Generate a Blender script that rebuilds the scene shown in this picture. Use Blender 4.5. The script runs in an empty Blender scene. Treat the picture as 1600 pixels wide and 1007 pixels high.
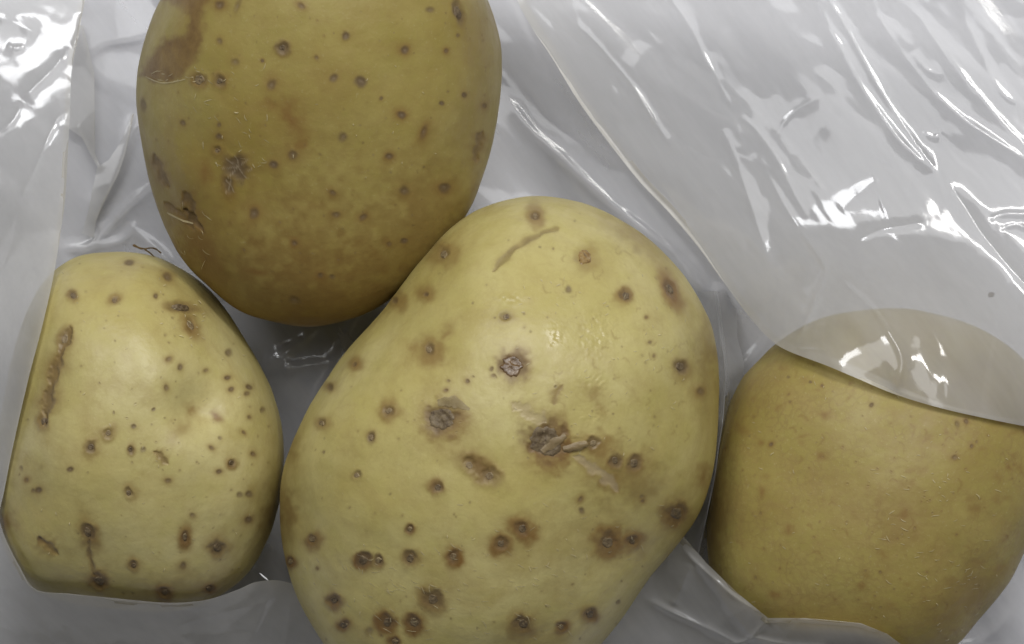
import bpy, math, random
import numpy as np
from mathutils import Vector, geometry

random.seed(7)
rng = np.random.default_rng(11)
scene = bpy.context.scene
col = scene.collection

# ------------------------------------------------------------------ camera
CZ, ZREF, PXM = 0.55, 0.030, 0.12e-3          # camera height, reference height, metres per photo pixel there
LENS = 36.0 * (CZ - ZREF) / (1600 * PXM)
cd = bpy.data.cameras.new('camera')
cam = bpy.data.objects.new('camera', cd)
col.objects.link(cam)
cam.location = (0, 0, CZ)
cam.rotation_euler = (0, 0, 0)
cd.lens = LENS
cd.sensor_width = 36.0
cd.clip_start, cd.clip_end = 0.01, 20
cd.dof.use_dof = True
cd.dof.focus_distance = CZ - 0.052
cd.dof.aperture_fstop = 32
scene.camera = cam

# ------------------------------------------------------------------ world and lamps
w = bpy.data.worlds.new('World')
scene.world = w
w.use_nodes = True
bg = w.node_tree.nodes['Background']
bg.inputs['Color'].default_value = (1.0, 0.98, 0.95, 1)
bg.inputs['Strength'].default_value = 0.05


def area(name, loc, target, sx, sy, watts, color):
    l = bpy.data.lights.new(name, 'AREA')
    l.shape = 'RECTANGLE'
    l.size, l.size_y = sx, sy
    l.energy = watts
    l.color = color
    o = bpy.data.objects.new(name, l)
    o.location = loc
    o.rotation_euler = (Vector(target) - Vector(loc)).to_track_quat('-Z', 'Y').to_euler()
    col.objects.link(o)
    return o


area('lamp_main', (0.32, 0.54, 0.92), (0, 0, 0.02), 0.62, 0.09, 4.4, (1.0, 0.985, 0.955))
area('lamp_second', (-0.40, 0.60, 0.88), (0, 0, 0.02), 0.28, 0.22, 2.2, (0.97, 0.98, 1.0))
area('lamp_ceiling', (0.0, 0.55, 1.15), (0, 0.0, 0.0), 1.2, 0.8, 7.8, (0.98, 0.985, 1.0))

vs = scene.view_settings
vs.view_transform = 'Standard'
vs.look = 'None'
vs.exposure = 0.0
vs.gamma = 1.0
vs.use_curve_mapping = False
scene.cycles.use_denoising = True
scene.cycles.max_bounces = 7
scene.cycles.transparent_max_bounces = 10
scene.cycles.sample_clamp_indirect = 4.0


# ------------------------------------------------------------------ maths helpers
def unproj(px, py, z):
    """photo pixel + height (m) -> world point"""
    s = (CZ - z) / (CZ - ZREF) * PXM
    return (px - 800.0) * s, (503.5 - py) * s


def proj(x, y, z):
    s = (CZ - z) / (CZ - ZREF) * PXM
    return 800.0 + x / s, 503.5 - y / s


def _hash(ix, iy, iz, seed):
    n = (ix.astype(np.int64) * 73856093) ^ (iy.astype(np.int64) * 19349663) ^ (iz.astype(np.int64) * 83492791) ^ (seed * 2654435)
    n = (n ^ (n >> 13)) * 1274126177
    n = n & 0x7fffffff
    n = ((n ^ (n >> 16)) * 668265263) & 0x7fffffff
    n = n ^ (n >> 15)
    return (n & 0xffff) / 32767.5 - 1.0


def vnoise(x, y, z, seed=0):
    ix, iy, iz = np.floor(x), np.floor(y), np.floor(z)
    fx, fy, fz = x - ix, y - iy, z - iz
    fx, fy, fz = [f * f * f * (f * (f * 6 - 15) + 10) for f in (fx, fy, fz)]
    r = 0
    for a in (0, 1):
        wx = fx if a else 1 - fx
        for b in (0, 1):
            wy = fy if b else 1 - fy
            for c in (0, 1):
                wz = fz if c else 1 - fz
                r = r + wx * wy * wz * _hash(ix + a, iy + b, iz + c, seed)
    return r


def fbm(x, y, z, octv=3, seed=0):
    r, a, f = 0, 1.0, 1.0
    for o in range(octv):
        r = r + a * vnoise(x * f, y * f, z * f, seed + o * 17)
        a *= 0.5
        f *= 2.03
    return r


def smooth(e0, e1, x):
    t = np.clip((x - e0) / (e1 - e0), 0, 1)
    return t * t * (3 - 2 * t)


def resample(pts, n, closed=False, curve=True):
    """arc-length resample of a (Catmull-Rom smoothed) polyline"""
    p = np.array(pts, float)
    m = len(p)
    if curve:
        out = []
        rngi = range(m if closed else m - 1)
        for i in rngi:
            if closed:
                p0, p1, p2, p3 = p[(i - 1) % m], p[i], p[(i + 1) % m], p[(i + 2) % m]
            else:
                p0, p1, p2, p3 = p[max(i - 1, 0)], p[i], p[i + 1], p[min(i + 2, m - 1)]
            t = np.linspace(0, 1, 16, endpoint=False)[:, None]
            out.append(0.5 * ((2 * p1) + (-p0 + p2) * t + (2 * p0 - 5 * p1 + 4 * p2 - p3) * t ** 2 + (-p0 + 3 * p1 - 3 * p2 + p3) * t ** 3))
        p = np.concatenate(out + ([p[:1]] if closed else [p[-1:]]))
    elif closed:
        p = np.concatenate([p, p[:1]])
    d = np.r_[0, np.cumsum(np.hypot(*np.diff(p[:, :2], axis=0).T))]
    s = np.linspace(0, d[-1], n, endpoint=not closed)
    return np.stack([np.interp(s, d, p[:, k]) for k in range(p.shape[1])], 1)


def polydist(px, py, line):
    """distance to a polyline, position along it 0..1, signed side"""
    line = np.array(line, float)
    seg = np.hypot(*np.diff(line[:, :2], axis=0).T)
    cum = np.r_[0, np.cumsum(seg)]
    best = np.full(px.shape, 1e9)
    tt = np.zeros(px.shape)
    sd = np.zeros(px.shape)
    for i in range(len(line) - 1):
        ax, ay = line[i, :2]
        dx, dy = line[i + 1, :2] - line[i, :2]
        L2 = dx * dx + dy * dy + 1e-9
        u = np.clip(((px - ax) * dx + (py - ay) * dy) / L2, 0, 1)
        ex, ey = px - ax - u * dx, py - ay - u * dy
        d = np.hypot(ex, ey)
        k = d < best
        best = np.where(k, d, best)
        tt = np.where(k, (cum[i] + u * seg[i]) / cum[-1], tt)
        sd = np.where(k, np.sign(dx * ey - dy * ex), sd)
    return best, tt, sd


def grid_mesh(name, V, nr, nc, wrap=False, caps=False, keep=None):
    """quads over a (nr x nc) vertex grid"""
    me = bpy.data.meshes.new(name)
    r = np.arange(nr - 1)[:, None]
    c = np.arange(nc if wrap else nc - 1)[None, :]
    c2 = (c + 1) % nc
    q = np.stack([(r * nc + c), (r * nc + c2), ((r + 1) * nc + c2), ((r + 1) * nc + c)], -1).reshape(-1, 4)
    if keep is not None:
        q = q[keep.reshape(-1)[q].all(1)]
    me.vertices.add(len(V))
    me.vertices.foreach_set('co', np.ascontiguousarray(V, dtype=np.float32).ravel())
    nq = len(q)
    ncap = 2 if caps else 0
    loops = q.ravel()
    starts = np.arange(nq) * 4
    if caps:
        a = np.arange(nc)
        loops = np.r_[loops, a[::-1], (nr - 1) * nc + a]
        starts = np.r_[starts, nq * 4, nq * 4 + nc]
    me.loops.add(len(loops))
    me.loops.foreach_set('vertex_index', loops.astype(np.int32))
    me.polygons.add(nq + ncap)
    me.polygons.foreach_set('loop_start', starts.astype(np.int32))
    me.update(calc_edges=True)
    me.validate()
    me.polygons.foreach_set('use_smooth', np.ones(len(me.polygons), dtype=bool))
    return me


def face_up(me):
    n = np.empty(len(me.polygons) * 3, dtype=np.float32)
    me.polygons.foreach_get('normal', n)
    if n.reshape(-1, 3)[:, 2].mean() < 0:
        me.flip_normals()
    return me


def link(name, me, mat, parent=None):
    o = bpy.data.objects.new(name, me)
    col.objects.link(o)
    if mat is not None:
        me.materials.append(mat)
    if parent is not None:
        o.parent = parent
        o.matrix_parent_inverse = parent.matrix_world.inverted()
    return o


def empty(name, loc, label, cat, group=None):
    o = bpy.data.objects.new(name, None)
    col.objects.link(o)
    o.location = loc
    o.empty_display_size = 0.01
    o['label'] = label
    o['category'] = cat
    if group:
        o['group'] = group
    bpy.context.view_layer.update()
    return o


# ------------------------------------------------------------------ materials
class NT:
    def __init__(self, name):
        self.m = bpy.data.materials.new(name)
        self.m.use_nodes = True
        self.t = self.m.node_tree
        self.t.nodes.clear()
        self.out = self.t.nodes.new('ShaderNodeOutputMaterial')

    def n(self, typ, **kw):
        nd = self.t.nodes.new(typ)
        for k, v in kw.items():
            if k.startswith('i_'):
                key = k[2:]
                key = int(key) if key.isdigit() else key.replace('_', ' ')
                self.set(nd.inputs[key], v)
            else:
                setattr(nd, k, v)
        return nd

    def set(self, sock, v):
        if isinstance(v, bpy.types.NodeSocket):
            self.t.links.new(v, sock)
        elif isinstance(v, tuple) and len(v) == 3 and sock.type == 'RGBA':
            sock.default_value = (*v, 1)
        else:
            sock.default_value = v

    def mix(self, a, b, f):
        nd = self.n('ShaderNodeMix', data_type='RGBA')
        self.set(nd.inputs['Factor'], f)
        self.set(nd.inputs['A'], a)
        self.set(nd.inputs['B'], b)
        return nd.outputs['Result']

    def math(self, op, a, b=0.0, clamp=False):
        nd = self.n('ShaderNodeMath', operation=op, use_clamp=clamp)
        self.set(nd.inputs[0], a)
        self.set(nd.inputs[1], b)
        return nd.outputs[0]

    def noise(self, vec, scale, detail=3.0, rough=0.55, dist=0.0):
        nd = self.n('ShaderNodeTexNoise', i_Vector=vec, i_Scale=scale, i_Detail=detail, i_Roughness=rough, i_Distortion=dist)
        return nd.outputs['Fac']

    def ramp(self, f, lo, hi, a=0.0, b=1.0):
        nd = self.n('ShaderNodeMapRange', i_0=f, i_1=lo, i_2=hi, i_3=a, i_4=b)
        return nd.outputs[0]

    def coords(self):
        return self.n('ShaderNodeTexCoord').outputs['Object']

    def finish(self, shader):
        self.t.links.new(shader, self.out.inputs['Surface'])
        return self.m


def skin_material(name, c_light, c_dark, c_green, rough=0.42, russet=0.0, seed=0.0):
    t = NT(name)
    co = t.n('ShaderNodeVectorMath', operation='ADD', i_0=t.coords(), i_1=(seed, seed * .7, 0)).outputs[0]
    a1 = t.n('ShaderNodeAttribute', attribute_name='marks')
    a2 = t.n('ShaderNodeAttribute', attribute_name='wear')
    sep1 = t.n('ShaderNodeSeparateColor', i_0=a1.outputs['Color'])
    sep2 = t.n('ShaderNodeSeparateColor', i_0=a2.outputs['Color'])
    H, K, C, B = sep1.outputs[0], sep1.outputs[1], sep1.outputs[2], a1.outputs['Alpha']
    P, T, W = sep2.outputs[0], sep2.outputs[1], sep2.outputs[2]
    big = t.noise(co, 38, 3)
    mid = t.noise(co, 190, 4)
    fine = t.noise(co, 1500, 4, 0.65)
    base = t.mix(c_light, c_dark, t.ramp(big, 0.36, 0.68))
    base = t.mix(base, c_green, t.ramp(mid, 0.45, 0.75, 0, 0.55))
    # corky mottling of the skin
    base = t.mix(base, (0.30, 0.20, 0.075), t.math('MULTIPLY', t.ramp(t.noise(co, 330, 6, 0.72, 0.5), 0.46, 0.74), 0.24 + russet))
    base = t.mix(base, (0.30, 0.205, 0.062), t.ramp(t.noise(co, 70, 5, 0.62, 0.6), 0.50, 0.78, 0, 0.50))
    net = t.n('ShaderNodeTexVoronoi', feature='DISTANCE_TO_EDGE', i_Scale=520.0)
    t.set(net.inputs['Vector'], t.n('ShaderNodeVectorMath', operation='ADD', i_0=co, i_1=t.n('ShaderNodeVectorMath', operation='SCALE', i_0=t.n('ShaderNodeTexNoise', i_Vector=co, i_Scale=500.0, i_Detail=3.0).outputs['Color'], i_Scale=0.003).outputs[0]).outputs[0])
    netm = t.math('MULTIPLY', t.ramp(net.outputs['Distance'], 0.0, 0.16, 1.0, 0.0), t.ramp(t.noise(co, 120, 4, 0.6), 0.42, 0.66))
    base = t.mix(base, (0.25, 0.17, 0.06), t.math('MULTIPLY', netm, 0.10 + russet * 1.2))
    base = t.mix(base, (0.62, 0.56, 0.32), t.ramp(fine, 0.60, 0.82, 0, 0.35))
    base = t.mix(base, (0.24, 0.155, 0.05), t.ramp(t.noise(co, 700, 4, 0.7, 1.0), 0.60, 0.80, 0, 0.25 + russet))
    base = t.mix(base, (0.215, 0.135, 0.038), T)  # brown skin tone, also used for painted shade
    c = t.mix(base, (0.225, 0.125, 0.036), t.math('MULTIPLY', H, t.ramp(mid, 0.2, 0.7, 1.35, 1.0), clamp=True))
    c = t.mix(c, t.mix((0.165, 0.092, 0.032), (0.26, 0.165, 0.055), t.ramp(t.noise(co, 260, 5, 0.65), 0.35, 0.65)), B)
    core = t.mix((0.082, 0.052, 0.025), (0.195, 0.135, 0.065), t.noise(co, 1700, 4, 0.7))
    c = t.mix(c, core, K)
    c = t.mix(c, t.mix((0.36, 0.29, 0.19), (0.18, 0.13, 0.085), t.noise(co, 2200, 3)), C)
    c = t.mix(c, (0.52, 0.43, 0.29), P)
    r = t.math('ADD', t.ramp(mid, 0.3, 0.7, rough - 0.04, rough + 0.12), t.math('MULTIPLY', t.math('ADD', K, C), 0.2))
    r = t.math('SUBTRACT', r, t.math('MULTIPLY', W, 0.22))
    # fine relief
    hgt = t.math('ADD', t.math('MULTIPLY', fine, 0.5), t.math('MULTIPLY', t.noise(co, 600, 4, 0.6), 1.0))
    vor = t.n('ShaderNodeTexVoronoi', feature='DISTANCE_TO_EDGE', i_Vector=co, i_Scale=420.0)
    hgt = t.math('ADD', hgt, t.math('MULTIPLY', t.ramp(vor.outputs['Distance'], 0.0, 0.12), 0.14))
    hgt = t.math('ADD', hgt, t.math('MULTIPLY', t.math('MULTIPLY', W, t.noise(co, 1100, 2, 0.5)), 1.3))
    bmp = t.n('ShaderNodeBump', i_Strength=0.45, i_Distance=0.00010, i_Height=hgt)
    p = t.n('ShaderNodeBsdfPrincipled', i_Base_Color=c, i_Roughness=r, i_Normal=bmp.outputs[0])
    p.inputs['IOR'].default_value = 1.5
    return t.finish(p.outputs[0])


def scab_material(name, dark, light, rough):
    t = NT(name)
    co = t.coords()
    c = t.mix(dark, light, t.ramp(t.noise(co, 900, 5, 0.7, 0.4), 0.36, 0.66))
    c = t.mix(c, (0.055, 0.032, 0.018), t.ramp(t.noise(co, 1500, 3, 0.6), 0.56, 0.70, 0, 0.7))
    bmp = t.n('ShaderNodeBump', i_Strength=0.5, i_Distance=0.0002, i_Height=t.noise(co, 1300, 3, 0.6))
    p = t.n('ShaderNodeBsdfPrincipled', i_Base_Color=c, i_Roughness=rough, i_Normal=bmp.outputs[0])
    return t.finish(p.outputs[0])


def flake_material(name, a, b, clear):
    t = NT(name)
    co = t.coords()
    c = t.mix(a, b, t.noise(co, 800, 4, 0.6))
    p = t.n('ShaderNodeBsdfPrincipled', i_Base_Color=c, i_Roughness=0.45)
    bmp = t.n('ShaderNodeBump', i_Strength=0.6, i_Distance=0.0002, i_Height=t.noise(co, 1200, 3, 0.6))
    t.set(p.inputs['Normal'], bmp.outputs[0])
    tr = t.n('ShaderNodeBsdfTransparent')
    mx = t.n('ShaderNodeMixShader', i_0=clear, i_1=p.outputs[0], i_2=tr.outputs[0])
    return t.finish(mx.outputs[0])


def film_material(name, haze, tint, rough=0.09):
    t = NT(name)
    co = t.coords()
    ro = t.n('ShaderNodeMapping', i_Vector=co)
    ro.inputs['Rotation'].default_value = (0, 0, math.radians(53))
    st = t.n('ShaderNodeMapping', i_Vector=ro.outputs[0])
    st.inputs['Scale'].default_value = (0.30, 1.6, 1)
    streak = t.noise(st.outputs[0], 60, 4, 0.6)
    hz = t.math('ADD', t.ramp(streak, 0.3, 0.7, haze - 0.09, haze + 0.09), 0.0, clamp=True)
    dif = t.n('ShaderNodeBsdfDiffuse', i_Color=tint)
    trl = t.n('ShaderNodeBsdfTranslucent', i_Color=tint)
    sc = t.n('ShaderNodeMixShader', i_0=0.5, i_1=dif.outputs[0], i_2=trl.outputs[0])
    tr = t.n('ShaderNodeBsdfTransparent', i_Color=(0.985, 0.98, 0.965))
    body = t.n('ShaderNodeMixShader', i_0=hz, i_1=tr.outputs[0], i_2=sc.outputs[0])
    bmp = t.n('ShaderNodeBump', i_Strength=0.08, i_Distance=0.0003, i_Height=t.noise(st.outputs[0], 260, 3, 0.55))
    gl = t.n('ShaderNodeBsdfGlossy', i_Color=(1, 1, 1), i_Roughness=rough, i_Normal=bmp.outputs[0])
    fr = t.n('ShaderNodeFresnel', i_IOR=1.52, i_Normal=bmp.outputs[0])
    f2 = t.math('MULTIPLY', fr.outputs[0], 1.15, clamp=True)      # both faces of the film reflect
    mx = t.n('ShaderNodeMixShader', i_0=f2, i_1=body.outputs[0], i_2=gl.outputs[0])
    return t.finish(mx.outputs[0])


def table_material():
    t = NT('white_card')
    co = t.coords()
    c = t.mix((0.70, 0.705, 0.75), (0.74, 0.745, 0.785), t.noise(co, 25, 4))
    p = t.n('ShaderNodeBsdfPrincipled', i_Base_Color=c, i_Roughness=0.6)
    bmp = t.n('ShaderNodeBump', i_Strength=0.1, i_Distance=0.0002, i_Height=t.noise(co, 900, 3))
    t.set(p.inputs['Normal'], bmp.outputs[0])
    return t.finish(p.outputs[0])


M_scab_dark = scab_material('scab_brown', (0.095, 0.064, 0.032), (0.22, 0.165, 0.09), 0.6)
M_scab_grey = scab_material('scab_grey', (0.165, 0.11, 0.052), (0.29, 0.225, 0.12), 0.62)
M_scab_wet = scab_material('scab_glossy', (0.10, 0.058, 0.026), (0.20, 0.125, 0.06), 0.28)
M_scab_tan = scab_material('scab_tan', (0.24, 0.145, 0.05), (0.36, 0.25, 0.10), 0.35)
M_flake = flake_material('peeled_skin', (0.34, 0.255, 0.13), (0.23, 0.16, 0.078), 0.25)
M_flake_thin = flake_material('thin_peeled_skin', (0.42, 0.34, 0.185), (0.32, 0.245, 0.125), 0.5)
M_fleck = flake_material('skin_fleck', (0.74, 0.66, 0.42), (0.60, 0.50, 0.27), 0.45)
M_root = flake_material('dry_rootlet', (0.22, 0.15, 0.07), (0.12, 0.075, 0.035), 0.0)
M_film = film_material('clear_film', 0.48, (0.83, 0.833, 0.85))
M_film_back = film_material('clear_film_lying', 0.34, (0.84, 0.845, 0.865))
M_hem = film_material('film_hem', 0.30, (0.82, 0.77, 0.64), 0.35)
M_film_veil = film_material('clear_film_veiled', 0.50, (0.86, 0.86, 0.865))

# ------------------------------------------------------------------ table
tv = np.array([(-0.6, -0.45, 0), (0.6, -0.45, 0), (-0.6, 0.45, 0), (0.6, 0.45, 0)])
tab = link('tabletop', grid_mesh('tabletop', tv, 2, 2), table_material())
tab['kind'] = 'structure'
tab['label'] = 'white card tabletop under the plastic and the potatoes'


# ------------------------------------------------------------------ potatoes
RASTER = 3          # photo pixels per cell of the height rasters
RX0, RY0, RX1, RY1 = -160, -260, 1780, 1180
RW, RH = (RX1 - RX0) // RASTER, (RY1 - RY0) // RASTER


def raster_sample(R, px, py):
    fx = np.clip((np.asarray(px, float) - RX0) / RASTER, 0, RW - 1.001)
    fy = np.clip((np.asarray(py, float) - RY0) / RASTER, 0, RH - 1.001)
    ix, iy = fx.astype(int), fy.astype(int)
    ux, uy = fx - ix, fy - iy
    return (R[iy, ix] * (1 - ux) * (1 - uy) + R[iy, ix + 1] * ux * (1 - uy) + R[iy + 1, ix] * (1 - ux) * uy + R[iy + 1, ix + 1] * ux * uy)


class Potato:
    def __init__(self, label, mat, outline, centre, h, rows, cols, expo, seed, tilt=(0, 0), lump=1.0, zbase=0.0009, dents=()):
        self.seed = seed
        zc = zbase + h
        self.zc, self.h = zc, h
        cx, cy = unproj(centre[0], centre[1], zc)
        self.root = empty('potato', (cx, cy, zbase), label, 'potato', 'potatoes lying in the plastic')
        oc = resample(outline, 1500, closed=True)
        ox, oy = unproj(oc[:, 0], oc[:, 1], zc)
        ox, oy = ox - cx, oy - cy
        th, rr = np.arctan2(oy, ox), np.hypot(ox, oy)
        o = np.argsort(th)
        th, rr = th[o], rr[o]
        TH = np.linspace(-np.pi, np.pi, cols, endpoint=False)
        R = np.interp(TH, np.r_[th - 2 * np.pi, th, th + 2 * np.pi], np.r_[rr, rr, rr])
        for _ in range(6):
            R = (np.roll(R, 1) + 2 * R + np.roll(R, -1)) / 4
        top = np.linspace(np.pi / 2 - 0.004, 0, rows)
        bot = np.linspace(0, -np.pi / 2 + 0.03, 50)[1:]
        PH = np.r_[top, bot]
        nr = len(PH)
        rho = np.cos(PH)[:, None] * np.ones(cols)
        zz = np.sign(np.sin(PH)) * (1 - np.cos(PH) ** expo) ** (1 / expo)
        X = rho * R[None] * np.cos(TH)[None]
        Y = rho * R[None] * np.sin(TH)[None]
        Z = zz[:, None] * h * np.ones(cols)
        # the crown of the potato is not centred: shear it over a little
        sh = (1 - rho ** 2) * (Z > 0)
        X = X + tilt[0] * sh
        Y = Y + tilt[1] * sh
        mR = R.mean()
        nx, ny, nz = X / mR ** 2, Y / mR ** 2, Z / h ** 2
        nl = np.sqrt(nx ** 2 + ny ** 2 + nz ** 2) + 1e-12
        nx, ny, nz = nx / nl, ny / nl, nz / nl
        q = 1 / 0.030
        up = np.clip(np.abs(nz) * 1.6, 0, 1)
        d = lump * 0.0013 * up * fbm(X * q + seed, Y * q, Z * q, 2, seed)
        d = d + 0.00007 * fbm(X * 110 + seed, Y * 160, Z * 160, 3, seed + 5)
        d = d + 0.00030 * fbm(X * 52 + seed, Y * 52, Z * 52, 2, seed + 31)
        d = d + 0.000012 * fbm(X * 900 + seed, Y * 900, Z * 900, 2, seed + 9)
        X, Y, Z = X + nx * d, Y + ny * d, Z + nz * d
        X, Y, Z = X + cx, Y + cy, Z + zc
        self.N = (nx, ny, nz)
        self.P = (X, Y, Z)
        self.shape = (nr, cols)
        self.px, self.py = proj(X, Y, Z)
        self.vis = (nz > 0.02)
        self.marks = np.zeros((nr, cols, 4))
        self.wear = np.zeros((nr, cols, 4))
        self.disp = np.zeros((nr, cols))
        # irregular warp of the pixel field so that no mark is a clean circle
        self.wx = fbm(self.px / 14., self.py / 14., self.px * 0, 3, seed + 21)
        self.wy = fbm(self.px / 14., self.py / 14., self.px * 0 + 7, 3, seed + 22)
        self.mat = mat
        self.scabs = []
        for (dx, dy, r, dep) in dents:
            g = np.exp(-((self.px - dx) ** 2 + (self.py - dy) ** 2) / (r * r)) * self.vis
            self.disp -= g * dep * 1e-3

    def local(self, x, y, r):
        return self.vis & (np.abs(self.px - x) < r) & (np.abs(self.py - y) < r)

    def field(self, x, y, rx, ry, ang, k, warp=0.22):
        c, s = math.cos(math.radians(ang)), math.sin(math.radians(ang))
        m = max(2.0, min(rx, ry))
        dx = self.px[k] - x + self.wx[k] * m * warp
        dy = self.py[k] - y + self.wy[k] * m * warp
        return np.hypot((dx * c + dy * s) / rx, (-dx * s + dy * c) / ry)

    def put(self, k, ch, v):
        self.marks[k, ch] = np.maximum(self.marks[k, ch], v)

    def dot(self, x, y, r, ry=None, ang=0, dark=0.8, halo=0.35, hr=2.0):
        v = np.random.default_rng(int(x * 31 + y * 17)).uniform(-1, 1, 5)
        if ry is None:
            ry, ang, r = r * (1 + 0.28 * v[0]), 90 * v[1], r * (1 + 0.12 * v[2])
        dark, halo = min(1, dark * (1 + 0.3 * v[3])), halo * (1 + 0.8 * v[4])
        k = self.local(x, y, max(r, ry) * hr * 2.2 + 6)
        if not k.any():
            return
        d = self.field(x, y, r, ry, ang, k)
        self.put(k, 0, min(1, halo * 1.25) * np.exp(-(d / hr) ** 2 * 1.3))
        self.put(k, 1, dark * (1 - smooth(0.5, 1.35, d)))
        self.put(k, 2, 0.35 * (1 - smooth(0.1, 0.5, d)))
        self.disp[k] += 0.00002 * np.exp(-((d - 0.9) / 0.4) ** 2) - 0.00006 * (1 - smooth(0.2, 0.9, d))

    def lesion(self, x, y, r, hr, ry=None, ang=0, dark=0.75, halo=0.7, hry=None, scab='grey', size=0.58, raise_=0.00009):
        v = np.random.default_rng(int(x * 37 + y * 11)).uniform(-1, 1, 7)
        if ry is None:
            ry, ang = r * (1 + 0.25 * v[0]), 90 * v[1]
        hry = (hry or hr * ry / r) * (1 + 0.2 * v[2])
        hr = hr * (1 + 0.15 * v[3])
        dark, halo = min(1, dark * (1 + 0.22 * v[4])), halo * (1 + 0.22 * v[5])
        k = self.local(x, y, max(hr, hry) * 2.4 + 6)
        if not k.any():
            return
        dh = self.field(x + 0.18 * hr * v[6], y + 0.16 * hr * v[2], hr, hry, ang, k, 0.2)
        self.put(k, 0, np.clip(halo * (0.42 * (1 - smooth(0.6, 1.3, dh)) + 0.75 * np.exp(-dh ** 2 * 1.1)), 0, 1))
        d = self.field(x, y, r, ry, ang, k, 0.3)
        self.put(k, 1, dark * (1 - smooth(0.45, 1.45, d)))
        self.disp[k] += 0.00006 * np.exp(-((d - 1.15) / 0.4) ** 2) - 0.00016 * (1 - smooth(0.4, 1.1, d))
        if scab:
            self.scabs.append((x, y, r * size, ry * size, ang, scab, raise_))

    def stain(self, x, y, rx, ry, ang=0, v=0.5, ch='H', soft=1.6):  # soft blotches
        k = self.local(x, y, max(rx, ry) * 2.6)
        d = self.field(x, y, rx, ry, ang, k, 0.35)
        g = min(1, v * 1.3) * np.exp(-(d ** 2) * soft)
        if ch == 'H':
            self.put(k, 0, g)
        elif ch == 'T':
            self.wear[k, 1] = np.maximum(self.wear[k, 1], g)
        elif ch == 'W':
            self.wear[k, 2] = np.maximum(self.wear[k, 2], g)
        elif ch == 'P':
            self.wear[k, 0] = np.maximum(self.wear[k, 0], g)

    def scar(self, pts, wd, dark=0.6, halo=0.5, pale=0.0, depth=0.0002, hw=2.2):
        L = resample(pts, 24)
        xs, ys = L[:, 0], L[:, 1]
        k = self.vis & (self.px > xs.min() - wd * 4) & (self.px < xs.max() + wd * 4) & (self.py > ys.min() - wd * 4) & (self.py < ys.max() + wd * 4)
        d, t, s = polydist(self.px[k] + self.wx[k] * wd * .35, self.py[k] + self.wy[k] * wd * .35, L)
        prof = wd * np.clip(0.25 + 1.5 * np.sqrt(np.clip(t * (1 - t), 0, 1)), 0.2, 1.0) * (1 + 0.25 * np.sin(t * 17 + xs[0]))
        u = d / prof
        self.put(k, 0, halo * np.exp(-(u / hw) ** 2 * 1.6))
        self.put(k, 1, dark * (1 - smooth(0.5, 1.15, u)) * (0.7 + 0.3 * self.wx[k]))
        self.wear[k, 0] = np.maximum(self.wear[k, 0], pale * (1 - smooth(0.5, 1.1, u)))
        self.disp[k] -= depth * (1 - smooth(0.2, 1.0, u))

    def patch(self, poly, v, soft=6):
        """flat brown patch with a soft rim, poly in photo pixels"""
        P = resample(poly, 80, closed=True)
        x, y = self.px + self.wx * 5, self.py + self.wy * 5
        ins = np.zeros(self.shape, bool)
        n = len(P)
        for i in range(n):
            a, b = P[i], P[(i + 1) % n]
            c = ((a[1] > y) != (b[1] > y)) & (x < (b[0] - a[0]) * (y - a[1]) / (b[1] - a[1] + 1e-9) + a[0])
            ins ^= c
        d, _, _ = polydist(x, y, np.r_[P, P[:1]])
        g = np.where(ins, smooth(0, soft, d), 0) * self.vis * v
        self.marks[..., 3] = np.maximum(self.marks[..., 3], g)

    def build(self):
        nr, nc = self.shape
        # some marks on the flanks and underside, away from the lens
        side = ~self.vis
        X, Y, Z = self.P
        for _ in range(26):
            i, j = rng.integers(nr - 46, nr - 4), rng.integers(0, nc)
            d = np.sqrt((X - X[i, j]) ** 2 + (Y - Y[i, j]) ** 2 + (Z - Z[i, j]) ** 2) / rng.uniform(0.0006, 0.0016)
            k = side & (d < 4)
            self.marks[k, 1] = np.maximum(self.marks[k, 1], 0.7 * (1 - smooth(.5, 1.2, d[k])))
            self.marks[k, 0] = np.maximum(self.marks[k, 0], 0.5 * np.exp(-(d[k] / 2) ** 2))
        nx, ny, nz = self.N
        X, Y, Z = X + nx * self.disp, Y + ny * self.disp, Z + nz * self.disp
        self.P = (X, Y, Z)
        o = self.root.location
        V = np.stack([X - o.x, Y - o.y, Z - o.z], -1).reshape(-1, 3)
        me = grid_mesh('skin', V, nr, nc, wrap=True, caps=True)
        me.flip_normals()
        for nm, arr in (('marks', self.marks), ('wear', self.wear)):
            at = me.attributes.new(nm, 'FLOAT_COLOR', 'POINT')
            at.data.foreach_set('color', np.clip(arr, 0, 1).astype(np.float32).ravel())
        sk = bpy.data.objects.new('skin', me)
        me.materials.append(self.mat)
        col.objects.link(sk)
        sk.parent = self.root
        self.rasterise()
        for s in self.scabs:
            self.add_scab(*s)

    def rasterise(self):
        X, Y, Z = self.P
        px, py = proj(X, Y, Z)
        v = self.vis
        R = np.full((RH, RW), np.nan)
        ix = ((px[v] - RX0) / RASTER + .5).astype(int)
        iy = ((py[v] - RY0) / RASTER + .5).astype(int)
        z = Z[v]
        ok = (ix >= 0) & (ix < RW) & (iy >= 0) & (iy < RH)
        o = np.argsort(z[ok])
        R[iy[ok][o], ix[ok][o]] = z[ok][o]
        for _ in range(3):          # close pin holes
            pad = np.pad(R, 1, constant_values=np.nan)
            nb = np.stack([pad[:-2, 1:-1], pad[2:, 1:-1], pad[1:-1, :-2], pad[1:-1, 2:]])
            cnt = (~np.isnan(nb)).sum(0)
            m = np.isnan(R) & (cnt >= 3)
            R[m] = np.nanmean(nb[:, m], 0)
        self.inside = ~np.isnan(R)
        self.R = np.where(self.inside, R, 0.0)
        # extend outwards so that sampling at the rim stays on the surface
        E = R.copy()
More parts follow.
